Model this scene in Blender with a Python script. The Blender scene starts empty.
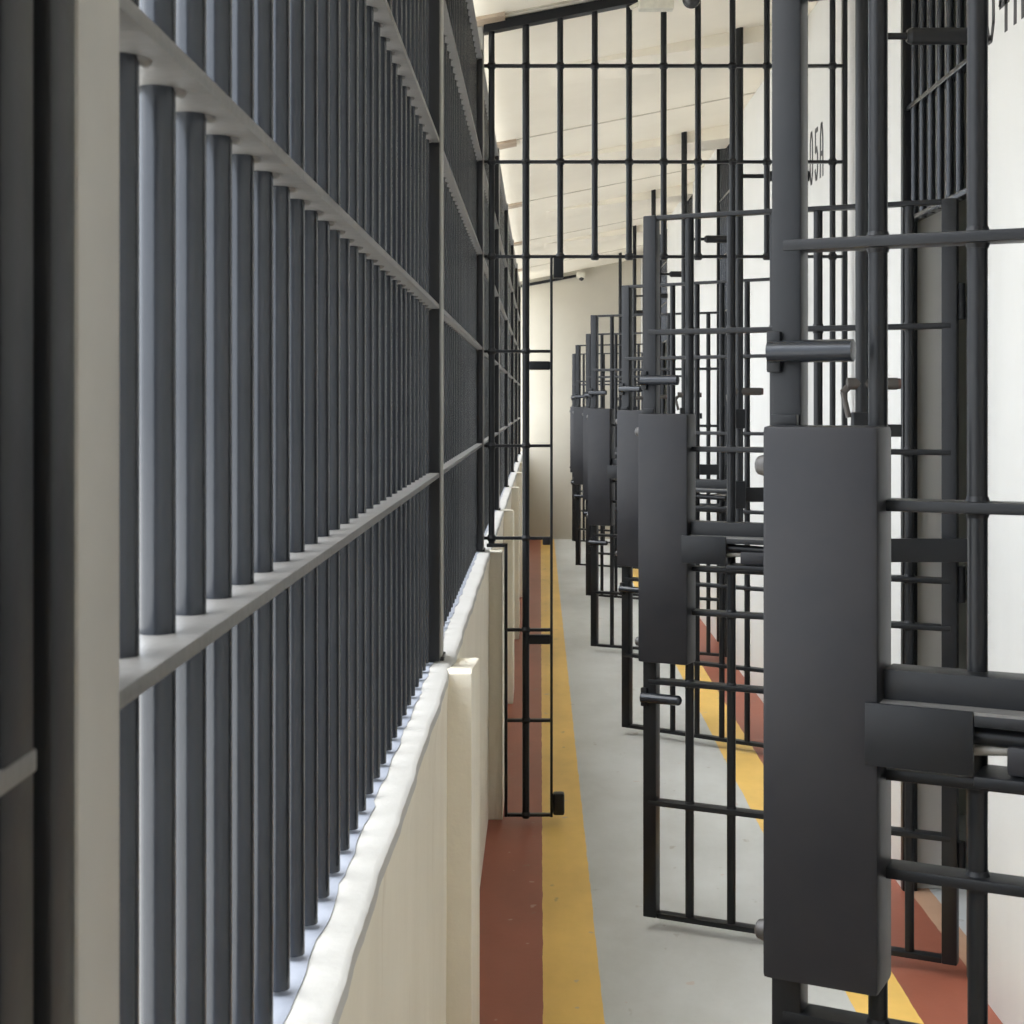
import bpy, bmesh, math, random
from mathutils import Vector, Matrix
random.seed(4)
scn = bpy.context.scene
C = scn.collection
H = 1.577                      # camera height
R = math.radians

# ------------------------------------------------------------------ materials
def new_mat(name):
    m = bpy.data.materials.new(name); m.use_nodes = True
    nt = m.node_tree; b = nt.nodes['Principled BSDF']
    return m, nt, b

def noise(nt, scale, detail=4, rough=.55, vec=None):
    n = nt.nodes.new('ShaderNodeTexNoise')
    n.inputs['Scale'].default_value = scale; n.inputs['Detail'].default_value = detail
    n.inputs['Roughness'].default_value = rough
    if vec is not None: nt.links.new(vec, n.inputs['Vector'])
    return n

def ramp(nt, src, stops):
    r = nt.nodes.new('ShaderNodeValToRGB')
    el = r.color_ramp.elements
    while len(el) < len(stops): el.new(.5)
    for e, (p, c) in zip(el, stops):
        e.position = p; e.color = (*c, 1) if len(c) == 3 else c
    nt.links.new(src, r.inputs['Fac']); return r

def objco(nt, scale=(1, 1, 1)):
    t = nt.nodes.new('ShaderNodeTexCoord')
    mp = nt.nodes.new('ShaderNodeMapping'); mp.inputs['Scale'].default_value = scale
    nt.links.new(t.outputs['Object'], mp.inputs['Vector'])
    return mp.outputs['Vector']

def bump(nt, b, src, strength, dist=.01):
    bp = nt.nodes.new('ShaderNodeBump')
    bp.inputs['Strength'].default_value = strength; bp.inputs['Distance'].default_value = dist
    nt.links.new(src, bp.inputs['Height']); nt.links.new(bp.outputs['Normal'], b.inputs['Normal'])

def metal(name, c0, c1, rough=.36, bmp=.12, wear=None, spec=.6, met=0):
    m, nt, b = new_mat(name)
    v = objco(nt)
    n = noise(nt, 9, 6, .6, v)
    r = ramp(nt, n.outputs['Fac'], [(.22, c0), (.80, c1)])
    out = r.outputs['Color']
    if wear:
        n3 = noise(nt, 55, 3, .5, v)
        w = ramp(nt, n3.outputs['Fac'], [(.70, (0, 0, 0)), (.76, (1, 1, 1))])
        mx = nt.nodes.new('ShaderNodeMix'); mx.data_type = 'RGBA'
        nt.links.new(w.outputs['Color'], mx.inputs['Factor'])
        nt.links.new(out, mx.inputs['A']); mx.inputs['B'].default_value = (*wear, 1)
        out = mx.outputs['Result']
    nt.links.new(out, b.inputs['Base Color'])
    rr = ramp(nt, n.outputs['Fac'], [(.2, (rough - .05,) * 3), (.8, (rough + .07,) * 3)])
    nt.links.new(rr.outputs['Color'], b.inputs['Roughness'])
    n2 = noise(nt, 60, 3, .6, v)
    bump(nt, b, n2.outputs['Fac'], bmp, .002)
    b.inputs['Specular IOR Level'].default_value = spec; b.inputs['Metallic'].default_value = met
    return m

M = {}
M['paint'] = metal('black_gloss_paint', (.007, .008, .010), (.012, .013, .015), .36, .10, spec=.28)
M['box'] = metal('grey_black_box_paint', (.012, .013, .017), (.022, .021, .023), .42, .06, spec=.30)
M['fence'] = metal('fence_paint', (.020, .023, .029), (.029, .033, .040), .20, .10, spec=.5, met=.3)
M['post'] = metal('grey_post_paint', (.30, .295, .272), (.37, .363, .335), .42, .10)
M['edge'] = metal('worn_rail_paint', (.098, .097, .096), (.16, .157, .152), .36, .4, (.17, .13, .10))
M['sill'] = metal('dusty_sill_paint', (.16, .18, .22), (.26, .28, .33), .5, .3)
M['zinc'] = metal('bare_steel', (.20, .19, .17), (.34, .32, .29), .4, .2, (.12, .07, .04))
M['rivet'] = metal('dull_rivet', (.030, .028, .026), (.055, .045, .04), .45, .2)
M['rust'] = metal('rusty_tube', (.06, .03, .025), (.10, .05, .04), .6, .3)

def plaster(name, c0, c1, sc=3.0, bmp=.25, streak=True, drip=None):
    m, nt, b = new_mat(name)
    v = objco(nt, (1, 1, .35) if streak else (1, 1, 1))
    n = noise(nt, sc, 7, .62, v)
    r = ramp(nt, n.outputs['Fac'], [(.3, c0), (.68, c1)])
    out = r.outputs['Color']
    if drip:
        n3 = noise(nt, 14, 5, .6, objco(nt, (1, 1, .12)))
        w = ramp(nt, n3.outputs['Fac'], [(.60, (0, 0, 0)), (.74, (.55, .55, .55))])
        mx = nt.nodes.new('ShaderNodeMix'); mx.data_type = 'RGBA'
        nt.links.new(w.outputs['Color'], mx.inputs['Factor'])
        nt.links.new(out, mx.inputs['A']); mx.inputs['B'].default_value = (*drip, 1)
        out = mx.outputs['Result']
    nt.links.new(out, b.inputs['Base Color'])
    b.inputs['Roughness'].default_value = .55
    n2 = noise(nt, 38, 5, .6, objco(nt))
    bump(nt, b, n2.outputs['Fac'], bmp, .004)
    return m
M['wall'] = plaster('white_wall_paint', (.545, .542, .52), (.59, .585, .565), 2.2, .10)
M['low'] = plaster('cream_low_wall_paint', (.77, .725, .605), (.86, .815, .70), 4.0, .40, True, (.60, .53, .40))
M['cap'] = plaster('white_capping_paint', (.47, .47, .458), (.53, .53, .52), 6, .35)
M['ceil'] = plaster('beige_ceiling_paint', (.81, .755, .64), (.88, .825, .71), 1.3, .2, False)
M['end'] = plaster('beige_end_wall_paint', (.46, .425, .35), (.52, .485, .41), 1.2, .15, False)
M['cell'] = plaster('grey_cell_plaster', (.40, .41, .37), (.50, .50, .46), 3, .3)
M['stain'] = plaster('rusty_joint_stain', (.30, .22, .15), (.50, .41, .31), 12, .3)
M['joint'] = plaster('ceiling_joint', (.44, .39, .31), (.60, .55, .46), 12, .3)
M['ground'] = plaster('yard_concrete', (.50, .49, .46), (.58, .565, .53), 1, .2, False)

def plain(name, col, rough=.5):
    m, nt, b = new_mat(name)
    n = noise(nt, 30, 3, .5, objco(nt))
    c1 = tuple(min(1, c * 1.25) for c in col)
    r = ramp(nt, n.outputs['Fac'], [(.3, col), (.7, c1)])
    nt.links.new(r.outputs['Color'], b.inputs['Base Color']); b.inputs['Roughness'].default_value = rough
    return m
M['stencil'] = plain('stencil_black', (.035, .033, .035), .6)
M['cam'] = plain('camera_beige_plastic', (.55, .53, .45), .4)
M['dome'] = plain('dome_dark', (.03, .03, .032), .15)

# painted floor: red / yellow / grey / yellow / red stripes, worn
def floor_mat():
    m, nt, b = new_mat('painted_floor')
    L = nt.links
    t = nt.nodes.new('ShaderNodeTexCoord'); s = nt.nodes.new('ShaderNodeSeparateXYZ')
    L.new(t.outputs['Object'], s.inputs[0])
    wob = noise(nt, 9, 3, .5, t.outputs['Object'])
    a = nt.nodes.new('ShaderNodeMath'); a.operation = 'MULTIPLY_ADD'
    L.new(wob.outputs['Fac'], a.inputs[0]); a.inputs[1].default_value = .008
    off = nt.nodes.new('ShaderNodeMath'); off.operation = 'ADD'
    L.new(s.outputs['X'], a.inputs[2]); L.new(a.outputs[0], off.inputs[0]); off.inputs[1].default_value = -.004
    mr = nt.nodes.new('ShaderNodeMapRange')
    mr.inputs['From Min'].default_value = -.5; mr.inputs['From Max'].default_value = 1.5
    L.new(off.outputs[0], mr.inputs['Value'])
    P = lambda x: (x + .5) / 2
    red, yel, gry, tan, cel = (.34, .112, .070), (.86, .56, .15), (.56, .57, .555), (.54, .34, .23), (.60, .63, .65)
    r = ramp(nt, mr.outputs[0], [(0, red), (P(.001), yel), (P(.160), gry), (P(.818), yel), (P(.974), red), (P(1.19), tan), (P(1.262), cel)])
    r.color_ramp.interpolation = 'CONSTANT'
    # large soft dirt
    n = noise(nt, 1.6, 8, .65, objco(nt, (1, .55, 1)))
    d = ramp(nt, n.outputs['Fac'], [(.30, (.80, .79, .76)), (.62, (1.06, 1.06, 1.06))])
    mu = nt.nodes.new('ShaderNodeMix'); mu.data_type = 'RGBA'; mu.blend_type = 'MULTIPLY'
    mu.inputs['Factor'].default_value = 1
    L.new(r.outputs['Color'], mu.inputs['A']); L.new(d.outputs['Color'], mu.inputs['B'])
    # light chips and dark scuffs
    n2 = noise(nt, 16, 2, .4, objco(nt, (1, 1, 1)))
    w = ramp(nt, n2.outputs['Fac'], [(.735, (0, 0, 0)), (.755, (.55, .55, .55))])
    m2 = nt.nodes.new('ShaderNodeMix'); m2.data_type = 'RGBA'
    L.new(w.outputs['Color'], m2.inputs['Factor']); L.new(mu.outputs['Result'], m2.inputs['A'])
    m2.inputs['B'].default_value = (.52, .40, .33, 1)
    n3 = noise(nt, 13, 3, .5, objco(nt, (1.1, .7, 1)))
    w3 = ramp(nt, n3.outputs['Fac'], [(.68, (0, 0, 0)), (.74, (.45, .45, .45))])
    m3 = nt.nodes.new('ShaderNodeMix'); m3.data_type = 'RGBA'
    L.new(w3.outputs['Color'], m3.inputs['Factor']); L.new(m2.outputs['Result'], m3.inputs['A'])
    m3.inputs['B'].default_value = (.24, .19, .13, 1)
    L.new(m3.outputs['Result'], b.inputs['Base Color'])
    b.inputs['Roughness'].default_value = .46; b.inputs['Specular IOR Level'].default_value = .32
    nb = noise(nt, 45, 5, .6, objco(nt))
    bump(nt, b, nb.outputs['Fac'], .15, .003)
    return m
M['floor'] = floor_mat()

# ------------------------------------------------------------------ mesh helpers
def place(bm, verts, mat):
    bmesh.ops.transform(bm, matrix=mat, verts=verts)

def box(bm, x0, x1, y0, y1, z0, z1, bev=0, rot=None):
    r = bmesh.ops.create_cube(bm, size=1)
    vs = r['verts']
    S = Matrix.Diagonal((abs(x1 - x0), abs(y1 - y0), abs(z1 - z0), 1))
    T = Matrix.Translation(((x0 + x1) / 2, (y0 + y1) / 2, (z0 + z1) / 2))
    place(bm, vs, T @ (rot.to_4x4() if rot else Matrix.Identity(4)) @ S)
    if bev:
        es = list({e for v in vs for e in v.link_edges})
        bmesh.ops.bevel(bm, geom=es, offset=bev, segments=2, affect='EDGES', profile=.6)

def tube(bm, p0, p1, r0, r1=None, n=14, cap=True):
    r1 = r0 if r1 is None else r1
    p0, p1 = Vector(p0), Vector(p1)
    d = p1 - p0
    r = bmesh.ops.create_cone(bm, cap_ends=cap, segments=n, radius1=r0, radius2=r1, depth=d.length)
    q = d.to_track_quat('Z', 'Y').to_matrix().to_4x4()
    place(bm, r['verts'], Matrix.Translation((p0 + p1) / 2) @ q)

def ball(bm, p, r, sc=(1, 1, 1), n=14):
    s = bmesh.ops.create_uvsphere(bm, u_segments=n, v_segments=n // 2 + 1, radius=r)
    place(bm, s['verts'], Matrix.Translation(p) @ Matrix.Diagonal((*sc, 1)))

def prism(bm, pts, axis, a0, a1):
    """extrude a polygon given in the two other axes along axis ('x','y','z') from a0 to a1"""
    def v3(p, a):
        if axis == 'y': return (p[0], a, p[1])
        if axis == 'x': return (a, p[0], p[1])
        return (p[0], p[1], a)
    A = [bm.verts.new(v3(p, a0)) for p in pts]; B = [bm.verts.new(v3(p, a1)) for p in pts]
    n = len(pts)
    bm.faces.new(A); bm.faces.new(B[::-1])
    for i in range(n):
        bm.faces.new((A[i], B[i], B[(i + 1) % n], A[(i + 1) % n]))

def mesh(bm, name, mat, smooth=True):
    bmesh.ops.recalc_face_normals(bm, faces=bm.faces[:])
    me = bpy.data.meshes.new(name); bm.to_mesh(me); bm.free()
    me.materials.append(M[mat])
    if smooth:
        try:
            for p in me.polygons: p.use_smooth = True
            me.set_sharp_from_angle(angle=R(38))
        except Exception: pass
    return me

def add(name, bm_or_me, mat=None, parent=None, loc=(0, 0, 0)):
    me = bm_or_me if isinstance(bm_or_me, bpy.types.Mesh) else mesh(bm_or_me, name, mat)
    o = bpy.data.objects.new(name, me); C.objects.link(o)
    o.location = loc
    if parent: o.parent = parent
    return o

def thing(name, label, cat, loc=(0, 0, 0), rz=0, group=None):
    o = bpy.data.objects.new(name, None); C.objects.link(o)
    o.empty_display_size = .1
    o.location = loc; o.rotation_euler = (0, 0, rz)
    o['label'] = label; o['category'] = cat
    if group: o['group'] = group
    return o

def struct(name, bm, mat, parent=None):
    o = add(name, bm, mat, parent)
    if not parent: o['kind'] = 'structure'
    return o

def copy_tree(o, parent=None):
    c = o.copy(); C.objects.link(c); c.parent = parent
    for ch in list(o.children): copy_tree(ch, c)
    return c

B = bmesh.new
YB, YE = -5.0, 17.5            # corridor start (behind the camera) and end wall
XR = 1.178                     # right wall face
ceilz = lambda x: H + 1.473 + .197 * x

# ------------------------------------------------------------------ setting
b = B(); box(b, -.34, 3.4, YB, YE + .2, -.12, 0); struct('floor', b, 'floor')
b = B(); box(b, -40, -.34, -25, 45, -.32, -.12); struct('ground', b, 'ground')

OPEN = [(1.635, 2.44), (4.10, 4.885), (6.61, 7.45), (9.12, 9.98), (11.57, 12.43), (13.89, 14.78), (16.37, 17.2)]
b = B()
ys = [YB] + [v for o in OPEN for v in o] + [YE]
for i in range(0, len(ys), 2):
    box(b, XR, XR + .165, ys[i], ys[i + 1], 0, 3.36)
right = struct('wall_right', b, 'wall')
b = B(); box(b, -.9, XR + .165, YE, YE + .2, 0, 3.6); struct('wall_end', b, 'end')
b = B(); box(b, -.34, XR + .165, YB - .2, YB, 0, 3.4); struct('wall_rear_light_block', b, 'end')  # unseen closing wall, added to cut the light from behind the camera

# low wall on the left, hand-painted wavy edge along its top
def low_wall():
    b = B()
    n = 900
    rows = []
    ph = [random.uniform(0, 6) for _ in range(6)]
    for i in range(n + 1):
        y = YB + (YE - YB) * i / n
        w = .0012 * math.sin(y * 9 + ph[0]) + .0009 * math.sin(y * 23 + ph[1]) + .0004 * math.sin(y * 47 + ph[2]) + random.uniform(-.0004, .0004)
        z = 1.0235 + .0003 * math.sin(y * 15 + ph[3])
        prof = [(-.196, 0), (-.193, .95), (-.188 + w, 1.004), (-.1895 + w, 1.018), (-.197 + w, z), (-.325, z), (-.334, 1.01), (-.334, -.12)]
        rows.append([b.verts.new((p[0], y, p[1])) for p in prof])
    for r0, r1 in zip(rows, rows[1:]):
        for k in range(len(r0)):
            k2 = (k + 1) % len(r0)
            f = b.faces.new((r0[k], r1[k], r1[k2], r0[k2]))
            if 2 <= k <= 4: f.material_index = 1
    b.faces.new(rows[0]); b.faces.new(rows[-1][::-1])
    return b
left = struct('wall_left', low_wall(), 'low'); left.data.materials.append(M['cap'])
POSTS = [.728, 3.27, 5.665, 7.86, 10.03, 12.22, 14.3, 16.5]
for y in POSTS[1:]:
    b = B(); ya = y - .15 + (.17 if y > 5 else 0)
    prism(b, [(ya, 0), (ya + .40, 0), (ya + .40, .982), (ya + .03, 1.021), (ya, 1.016)], 'x', -.21, -.1415)
    bmesh.ops.bevel(b, geom=b.edges[:], offset=.005, segments=2, affect='EDGES', profile=.6)
    add('pier', b, 'low', left)

# ceiling: sloping slab, thin joints, a haunch over each lock shaft
def slab():
    b = B()
    x0, x1 = -.43, XR + .165
    prism(b, [(x0, ceilz(x0)), (x1, ceilz(x1)), (x1, ceilz(x1) + .16), (x0, ceilz(x0) + .16)], 'y', YB, YE + .2)
    return b
ceil = struct('ceiling', slab(), 'ceil')
SHAFT = [4.07, 6.57, 9.08, 11.53, 13.85, 16.33]
for y in SHAFT[:-1]:
    b = B()
    pts = [(XR, ceilz(XR) - .085), (XR, ceilz(XR) + .02), (.05, ceilz(.05) + .02), (.05, ceilz(.05) - .002)]
    prism(b, pts, 'y', y + .03, y + .42)
    add('haunch', b, 'ceil', ceil)
for y in (3.0, 5.55, 8.2, 10.75, 13.3, 15.9):
    b = B(); x0 = -.24; x1 = XR
    prism(b, [(x0, ceilz(x0) - .003), (x1, ceilz(x1) - .003), (x1, ceilz(x1) + .01), (x0, ceilz(x0) + .01)], 'y', y, y + .022)
    add('joint', b, 'joint', ceil)
    b = B(); x0 = -.245; x1 = -.13
    prism(b, [(x0, ceilz(x0) - .012), (x1, ceilz(x1) - .012), (x1, ceilz(x1) + .01), (x0, ceilz(x0) + .01)], 'y', y - .02, y + .16)
    add('joint_stain', b, 'stain', ceil)

# cell interiors behind the right wall
b = B()
box(b, 3.3, 3.45, YB, YE, 0, 3.4)
for y in (-2.4, .2, 3.3, 5.8, 8.3, 10.8, 13.1, 15.5, YE):
    box(b, XR + .165, 3.3, y - .05, y + .05, 0, 3.4)
box(b, XR + .10, 3.45, YB, YE + .1, 3.361, 3.5)
struct('wall_cells', b, 'cell')

# ------------------------------------------------------------------ painted cell numbers
GL = {
 '0': [[(.015, .045), (.015, .18), (.032, .218), (.053, .218), (.070, .18), (.070, .045), (.053, .007), (.032, .007), (.015, .045)]],
 '4': [[(.058, .0), (.058, .222), (.008, .075), (.080, .075)]],
 '5': [[(.072, .213), (.020, .213), (.017, .125), (.050, .135), (.070, .105), (.070, .045), (.052, .009), (.030, .009), (.012, .045)]],
 'A': [[(.012, 0), (.016, .17), (.032, .215), (.052, .215), (.068, .17), (.072, 0)], [(.018, .095), (.068, .095)]],
}
def number(txt, y, z, label):
    b = B(); u0 = 0; w = .0105
    for ch in txt:
        for line in GL[ch]:
            for (ax, az), (bx, bz) in zip(line, line[1:]):
                d = Vector((bx - ax, bz - az)); L = d.length; d /= L; n = Vector((-d.y, d.x))
                e = .004
                q = [(ax - d.x * e + n.x * w, az - d.y * e + n.y * w), (ax - d.x * e - n.x * w, az - d.y * e - n.y * w),
                     (bx + d.x * e - n.x * w, bz + d.y * e - n.y * w), (bx + d.x * e + n.x * w, bz + d.y * e + n.y * w)]
                prism(b, [(y - (u0 + p[0]), z + p[1]) for p in q], 'x', XR - .0015, XR + .002)
        u0 += .118
    o = add('painted_number', b, 'stencil', right); o['label'] = label
number('04A', 3.965, 2.522, 'black stencilled number 04A')
number('05A', 6.55, 2.53, 'black stencilled number 05A')

# ------------------------------------------------------------------ bar with collars helper
def rail_bm(axis_len, half_h, half_d, crossings, bar_r, x0=0.0, collar=True):
    """flat rail along local x with a forged eye around each bar"""
    b = B()
    box(b, x0, x0 + axis_len, -half_d, half_d, -half_h, half_h, min(half_h, half_d) * .45)
    if collar:
        for x in crossings:
            tube(b, (x, 0, -half_h * 2.3), (x, 0, 0), bar_r * 1.1, bar_r * 1.85, 12, True)
            tube(b, (x, 0, 0), (x, 0, half_h * 2.3), bar_r * 1.85, bar_r * 1.1, 12, True)
    return b

# ------------------------------------------------------------------ left fence
FZ = 1.024
RAILZ = [1.425, 1.785, 2.14, 2.49, 2.87]
FTOP = 2.90
b = B(); tube(b, (0, 0, FZ + .006), (0, 0, FTOP), .0118, n=16); BAR = mesh(b, 'vertical_bar', 'fence')
where = ['running past the left edge of the photo', 'in the foreground along the first low wall',
         'ending at the cross grille', 'just beyond the cross grille', 'second beyond the cross grille',
         'third beyond the cross grille', 'fourth beyond the cross grille', 'last before the end wall']
def fence(i, y0, y1):
    t = thing('bar_fence_panel', f'dark steel bar fence panel, {where[i]}', 'fence panel',
              (-.246, y0, FZ), 0, 'bar fence panels on the low wall')
    n = max(2, round((y1 - y0) / .087)); p = (y1 - y0) / n
    ys = [p * (k + .5) - (.02 if i == 1 else 0) for k in range(n)]
    for y in ys:
        add('vertical_bar', BAR, None, t, (0, y, -FZ))
    for z in RAILZ:
        bb = B(); box(bb, -.030, .031, 0, y1 - y0 - (.050 if i == 0 else 0), -.005, .005, .0015)
        # weld beads where the bars meet the underside
        for y in ys:
            ball(bb, (.011, y + .008, -.005), .0075, (.8, 1.5, .6), 10)
        add('rail', bb, 'edge', t, (0, 0, z - FZ))
    bb = B(); N = int((y1 - y0) / .03); prev = None
    for k in range(N + 1):
        y = (y1 - y0) * k / N; w = .002 * math.sin(y * 31) + random.uniform(-.002, .002)
        cur = [bb.verts.new((x, y, z)) for x, z in ((-.05, -.01), (.018 + w, -.01), (.017 + w, .0008), (-.05, .003))]
        if prev:
            for q in range(4): bb.faces.new((prev[q], cur[q], cur[(q + 1) % 4], prev[(q + 1) % 4]))
        else: bb.faces.new(cur)
        prev = cur
    bb.faces.new(prev[::-1])
    add('bottom_sill', bb, 'sill', t)
    L = y1 - y0
    bb = B(); box(bb, -.012, .0318, L - .034, L + .0008, .004, FTOP - FZ, .003); add('end_stile', bb, 'paint', t)
    if i == 0:
        bb = B(); box(bb, -.016, .030, L - .090, L - .050, .004, FTOP - FZ, .003); add('end_stile', bb, 'paint', t)
HALF = .036
edges = [YB] + POSTS + [YE]
for i in range(8):
    a = edges[i] + (HALF if i else 0)
    e = edges[i + 1] - HALF
    fence(i, a, e)
postsay = ['nearest at the left edge of the photo', 'above the first pier of the low wall', 'where the cross grille is fixed',
           'above the third pier', 'above the fourth pier', 'above the fifth pier', 'above the sixth pier', 'above the farthest pier']
for i, y in enumerate(POSTS):
    t = thing('fence_post', f'square steel fence post on the low wall, {postsay[i]}', 'post', (-.235, y, FZ - .004), 0, 'posts of the bar fence')
    b = B(); box(b, -.026, .023, -HALF + .0012, HALF - .0012, 0, (ceilz(-.235) - FZ + .004) if i < 3 else 2.92 - FZ, .007); add('tube', b, 'post', t)
    b = B(); box(b, -.04, .028, -HALF + .0012, HALF - .0012, 0, .012, .003); add('foot_plate', b, 'fence', t)

# ------------------------------------------------------------------ cross grille with walk-through opening
GY = 5.64
g = thing('corridor_cross_grille', 'black bar grille across the corridor with an open walk-through and a narrow fixed side', 'grille', (0, GY, 0))
GB = [-.182, -.053, .076, .206, .335, .465, .594, .724, .853, .983, 1.10]
GR = [2.848, 2.487, 2.131, 1.775, 1.42, 1.073, .728, .388, .033]
rbar = .0115
def gbar(x, z0, z1, r=rbar):
    b = B(); tube(b, (0, 0, z0), (0, 0, z1), r, n=12); add('vertical_bar', b, 'paint', g, (x, 0, 0))
for x in GB:
    low = GR[2]
    if x < -.1: low = 1.046
    elif x < 0: low = .03
    elif x > 1.05: low = .03
    gbar(x, low, ceilz(x) - .03, .0135 if x == GB[1] else rbar)
for z in GR:
    if z > 2.1: x0, x1, cr = -.2105, 1.153, GB
    elif z > 1.05: x0, x1, cr = -.2105, .047, GB[:2]
    else: x0, x1, cr = -.132, .047, GB[1:2]
    bb = rail_bm(x1 - x0, .0055, .012, cr, rbar, x0)
    add('rail', bb, 'paint', g, (0, 0, z))
for z in GR[2:]:
    if z <= 2.1:
        bb = rail_bm(.066, .0055, .012, [GB[-1]], rbar, 1.087)
        add('rail', bb, 'paint', g, (0, 0, z))
b = B(); box(b, -.134, -.122, -.016, .016, .028, 1.052, .002); add('frame_stile', b, 'paint', g)
b = B(); box(b, -.200, -.122, -.016, .016, 1.040, 1.052, .002); add('step_bar', b, 'paint', g)
b = B(); box(b, .038, .048, -.02, .02, .028, 2.135, .002); add('frame_stile', b, 'paint', g)
b = B(); box(b, 1.136, 1.154, -.016, .016, .0, ceilz(1.15) - .02, .003); add('frame_stile', b, 'paint', g)
b = B(); xa, xb = -.2105, 1.172
prism(b, [(xa, ceilz(xa) - .040), (xb, ceilz(xb) - .040), (xb, ceilz(xb) - .004), (xa, ceilz(xa) - .004)], 'y', -.026, .026); add('top_bar', b, 'paint', g)
b = B(); box(b, .050, .088, -.02, .02, 2.05, 2.126, .004); add('hinge_block', b, 'paint', g)
b = B(); box(b, .048, .092, -.025, .02, .035, .118, .010); add('corner_shoe', b, 'paint', g)
b = B(); box(b, -.042, .038, -.012, .012, 1.705, 1.738, .005); add('latch_plate', b, 'paint', g)
b = B(); box(b, -.042, .038, -.012, .012, .675, .710, .004); add('latch_plate', b, 'paint', g)
b = B(); box(b, .010, .038, -.014, .014, 1.048, 1.078, .003); add('latch_catch', b, 'paint', g)

# small fittings under the ceiling above the grille and on the end wall
t = thing('junction_box', 'small beige junction box under the ceiling on the cross grille top bar', 'box', (.43, GY - .08, ceilz(.43) - .07))
b = B(); box(b, -.065, .065, -.03, .03, -.028, .045, .006); add('housing', b, 'cam', t)
b = B(); tube(b, (-.065, 0, -.005), (-.095, 0, -.02), .008, n=10); add('cable_gland', b, 'cam', t)
t = thing('dome_camera', 'dark dome security camera under the ceiling right of the junction box', 'camera', (.56, GY - .09, ceilz(.56)))
b = B(); tube(b, (0, 0, -.086), (0, 0, .01), .036, n=20); add('mount_ring', b, 'cam', t)
b = B(); ball(b, (0, 0, -.086), .034, (1, 1, 1.0), 20); add('dome', b, 'dome', t)
t = thing('end_camera', 'tiny white camera high on the far end wall', 'camera', (.48, YE - .10, 3.07))
b = B(); box(b, -.055, .045, -.05, .05, -.035, .035, .012); add('body', b, 'cam', t)
b = B(); ball(b, (-.0, -.02, -.035), .032, (1, 1, 1), 12); add('lens', b, 'dome', t)
b = B(); box(b, -.015, .015, .03, .101, -.01, .015, .003); add('bracket', b, 'cam', t)
b = B(); prism(b, [(-.24, 2.93), (.42, 3.055), (.42, 3.085), (-.24, 2.965)], 'y', YE - .04, YE - .001)
o = add('cable_conduit', b, 'paint', bpy.data.objects['wall_end']); o['label'] = 'thin black cable conduit'

# ------------------------------------------------------------------ cell frames with transom bars
b = B(); tube(b, (0, 0, 2.16), (0, 0, 3.30), .0115, n=10); TBAR = mesh(b, 'transom_bar', 'fence')
ORD = ['first', 'second', 'third', 'fourth', 'fifth', 'sixth', 'seventh']
def cell_frame(i, y0, y1):
    t = thing('cell_opening_frame', f'dark steel frame with barred transom in the right wall, {ORD[i]} cell from the camera', 'frame',
              (XR + .022, y0, 0), 0, 'cell opening frames in the right wall')
    w = y1 - y0
    for yy in (.0015, w - .0315):
        b = B(); box(b, -.026, .022, yy, yy + .030, 0, 3.30, .003); add('jamb_post', b, 'paint', t)
    n = round((w - .06) / .098)
    for k in range(n):
        add('transom_bar', TBAR, None, t, (0, .03 + (w - .06) * (k + .5) / n, 0))
    for z in (2.17, 2.53, 2.91, 3.29):
        b = B(); box(b, -.017, .017, .03, w - .03, -.008, .008, .002); add('transom_rail', b, 'fence', t, (0, 0, z))
for i, (y0, y1) in enumerate(OPEN): cell_frame(i, y0, y1)

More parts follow.
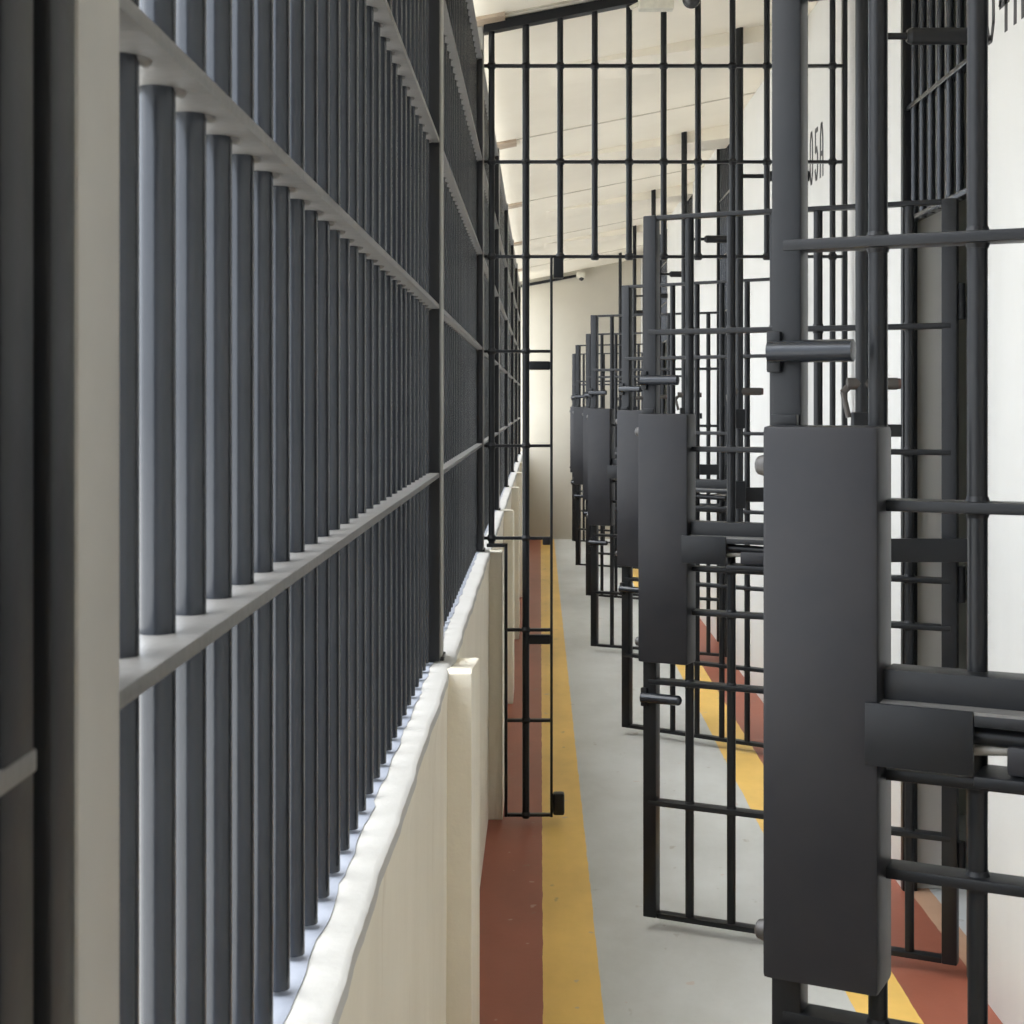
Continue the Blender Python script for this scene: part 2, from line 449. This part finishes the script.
# ------------------------------------------------------------------ cell doors
DL = .925
DT = [.0205, .142, .272, .402, .532, .662, .792, .8895]
DRZ = [1.793, 1.443, 1.088, .958, .743, .379]
def lx(t): return DL - t
def make_door():
    d = thing('cell_door', 'x', 'door')
    def part(n, b, m='paint', parent=d): return add(n, b, m, parent)
    for t in (0, DL - .042):
        b = B(); box(b, lx(t + .042), lx(t), -.017, .020, .034, 2.143, .004); part('stile', b)
    tops = B(); box(tops, .0415, DL - .0425, -.018, .018, 2.130, 2.143, .003); part('top_rail', tops)
    bots = B(); box(bots, .0415, DL - .0425, -.018, .018, .034, .050, .003); part('bottom_rail', bots)
    for t in DT[1:-1]:
        b = B(); tube(b, (lx(t), 0, .048), (lx(t), 0, 2.132), .0130, n=16); part('vertical_bar', b)
    cr = [lx(t) for t in DT[1:-1]]
    for z in DRZ:
        bb = B()
        box(bb, .016, DL - .016, -.0225, .0225, -.0078, .0078, .004)
        for x in cr:
            tube(bb, (x, 0, -.014), (x, 0, 0), .0138, .0185, 14); tube(bb, (x, 0, 0), (x, 0, .014), .0185, .0138, 14)
        bmesh.ops.translate(bb, verts=bb.verts[:], vec=(0, 0, z)); part('rail', bb)
    # lock box: a tall pressed-steel casing with a round-cornered front
    b = B()
    box(b, lx(.158), lx(.002), -.014, .066, .808, 1.548, .0075)
    lb = part('lock_box', b, 'box')
    for z in (1.494, .866):
        b = B(); tube(b, (lx(.002), .045, z), (lx(-.007), .045, z), .016, .013, 14); ball(b, (lx(-.007), .045, z), .0132, (.55, 1, 1), 12)
        part('rivet', b, 'rivet', lb)
    b = B(); box(b, lx(.040), lx(.004), .022, .034, 1.546, 1.563, .002); part('box_tab', b, 'paint', lb)
    # two short slide bolts on the free stile
    for z, dom in ((1.648, 0), (.697, 1)):
        bb = B(); box(bb, lx(.016), lx(-.004), .012, .030, z - .028, z + .028, .003)
        bl = part('slide_bolt', bb)
        bb = B(); tube(bb, (lx(.002), .036, z), (lx(.118), .036, z), .0152, n=18)
        if dom: ball(bb, (lx(.118), .036, z), .0151, (.8, 1, 1), 18)
        part('bolt_barrel', bb, 'fence', bl)
    # hasp housing: backing bar, sloping hood, cover plate, rods inside
    b = B(); box(b, lx(.62), lx(.160), -.006, .044, 1.191, 1.231, .002); hz = part('hasp_housing', b, 'paint')
    b = B(); prism(b, [(.02, 1.193), (.0715, 1.1905), (.0715, 1.184), (.02, 1.186)], 'x', lx(.60), lx(.160)); part('hood', b, 'edge', hz)  # lighter rail paint on the hood stands in for light on its top
    b = B(); box(b, lx(.280), lx(.143), .067, .074, 1.110, 1.191, .0015); part('cover_plate', b, 'paint', hz)
    b = B(); box(b, lx(.60), lx(.280), .060, .072, 1.172, 1.187, .002); part('upper_lip', b, 'paint', hz)
    b = B(); box(b, lx(.60), lx(.280), -.004, .072, 1.096, 1.110, .002); part('lower_lip', b, 'paint', hz)
    b = B(); tube(b, (lx(.22), .040, 1.132), (lx(.58), .046, 1.165), .0075, n=12); part('bolt_rod', b, 'zinc', hz)
    b = B(); tube(b, (lx(.24), .046, 1.158), (lx(.58), .046, 1.150), .012, n=12); part('bolt_rod', b, 'paint', hz)
    b = B(); box(b, lx(.42), lx(.318), .020, .062, 1.112, 1.150, .007); part('bolt_tongue', b, 'box', hz)
    # barrel hinges
    for z in (.32, 1.08, 1.86):
        b = B(); tube(b, (-.006, -.008, z - .05), (-.006, -.008, z + .05), .013, n=14); part('hinge', b)
    return d
# (hinge Y, free-edge X)
DOORS = [(1.655, .325), (4.133, .318), (6.64, .400), (9.15, .330), (11.60, .378), (13.92, .348), (16.40, .370)]
DSAY = ['nearest of the row, cut by the right edge of the photo', 'second from the camera, its whole free edge showing low to the floor',
        'third from the camera, just beyond the cross grille', 'fourth from the camera, half covered by the third door',
        'fifth from the camera', 'sixth from the camera, a narrow strip beside the end wall', 'farthest of the row, near the end wall']
proto = None
HX = 1.152
for i, (hy, fx) in enumerate(DOORS):
    a = math.acos((HX - fx) / DL)
    if proto is None: d = proto = make_door()
    else: d = copy_tree(proto)
    d.location = (HX, hy, 0); d.rotation_euler = (0, 0, math.pi - a)
    d['label'] = f'black barred cell door standing open, {DSAY[i]}'
    d['group'] = 'open cell doors along the right wall'

# ------------------------------------------------------------------ ceiling-operated lock shafts
SX = .873
def shaft(i, y):
    t = thing('locking_shaft', f'upright black locking tube from ceiling before the {ORD[i + 1]} cell from the camera', 'locking shaft',
              (SX, y, 0), 0, 'locking shafts beside the cell openings')
    b = B(); tube(b, (0, 0, 1.03), (0, 0, ceilz(SX) + .004), .0175, n=16); add('upright_tube', b, 'paint', t)
    reach = XR - SX
    b = B(); tube(b, (.015, 0, 2.575), (.14, 0, 2.575), .0095, n=12); rod = add('stay_rod', b, 'paint', t)
    b = B(); tube(b, (.122, 0, 2.575), (.134, 0, 2.575), .016, .023, 16); tube(b, (.134, 0, 2.575), (reach - .001, 0, 2.575), .023, n=16); add('stay_sleeve', b, 'paint', rod)
    b = B(); tube(b, (-.040, 0, 1.632), (.096, 0, 1.632), .0165, n=16); lv = add('lever_tube', b, 'rivet', t)
    b = B(); tube(b, (.096, 0, 1.632), (.104, 0, 1.632), .0145, n=16); add('tube_end', b, 'rust', lv)
    b = B(); tube(b, (-.038, 0, 1.622), (-.052, -.004, 1.608), .010, n=10); tube(b, (-.052, -.004, 1.610), (-.037, -.008, 1.54), .0078, n=10); add('handle_hook', b, 'rivet', lv)
    b = B(); box(b, -.026, .024, -.022, .022, 1.47, 1.555, .004); add('clamp', b, 'paint', t)
    if i in (0, 2):
        b = B(); box(b, .02, .108, -.009, .009, 1.488, 1.522, .004); add('bracket_arm', b, 'paint', t)
    b = B(); box(b, .01, reach - .001, -.006, .006, 1.148, 1.212, .002); add('strike_plate', b, 'paint', t)
    b = B(); box(b, -.022, .026, -.022, .022, 1.12, 1.24, .004); add('clamp', b, 'paint', t)
for i, y in enumerate(SHAFT): shaft(i, y)

# ------------------------------------------------------------------ light: overcast daylight through the bars
w = bpy.data.worlds.new('overcast'); scn.world = w; w.use_nodes = True
nt = w.node_tree; bg = nt.nodes['Background']
tc = nt.nodes.new('ShaderNodeTexCoord'); sx = nt.nodes.new('ShaderNodeSeparateXYZ')
nt.links.new(tc.outputs['Generated'], sx.inputs[0])
r = ramp(nt, sx.outputs['Z'], [(0.0, (.32, .34, .36)), (.30, (.44, .475, .52)), (.62, (.80, .86, .93)), (.85, (1.08, 1.08, 1.07))])
nt.links.new(r.outputs['Color'], bg.inputs['Color']); bg.inputs['Strength'].default_value = 5.4
sd = bpy.data.lights.new('veiled_sun', 'SUN'); sd.energy = 1.3; sd.angle = R(60); sd.color = (1, .97, .92)
so = bpy.data.objects.new('veiled_sun', sd); C.objects.link(so); so.rotation_euler = (R(8), R(-48), 0); so.location = (-4, 4, 6)

# ------------------------------------------------------------------ camera
cd = bpy.data.cameras.new('camera'); cam = bpy.data.objects.new('camera', cd); C.objects.link(cam)
cam.location = (0, 0, H); cam.rotation_euler = (R(90), 0, 0)
cd.sensor_width = 36; cd.lens = 1500 / 1024 * 36
cd.shift_x = -28 / 1024; cd.shift_y = -108 / 1024
cd.clip_start = .05
cd.dof.use_dof = True; cd.dof.focus_distance = 3.6; cd.dof.aperture_fstop = 26
scn.camera = cam
scn.view_settings.view_transform = 'Standard'; scn.view_settings.look = 'None'
scn.view_settings.gamma = 1; scn.view_settings.use_curve_mapping = False
scn.view_settings.exposure = 0.76
scn.cycles.max_bounces = 10; scn.cycles.diffuse_bounces = 6
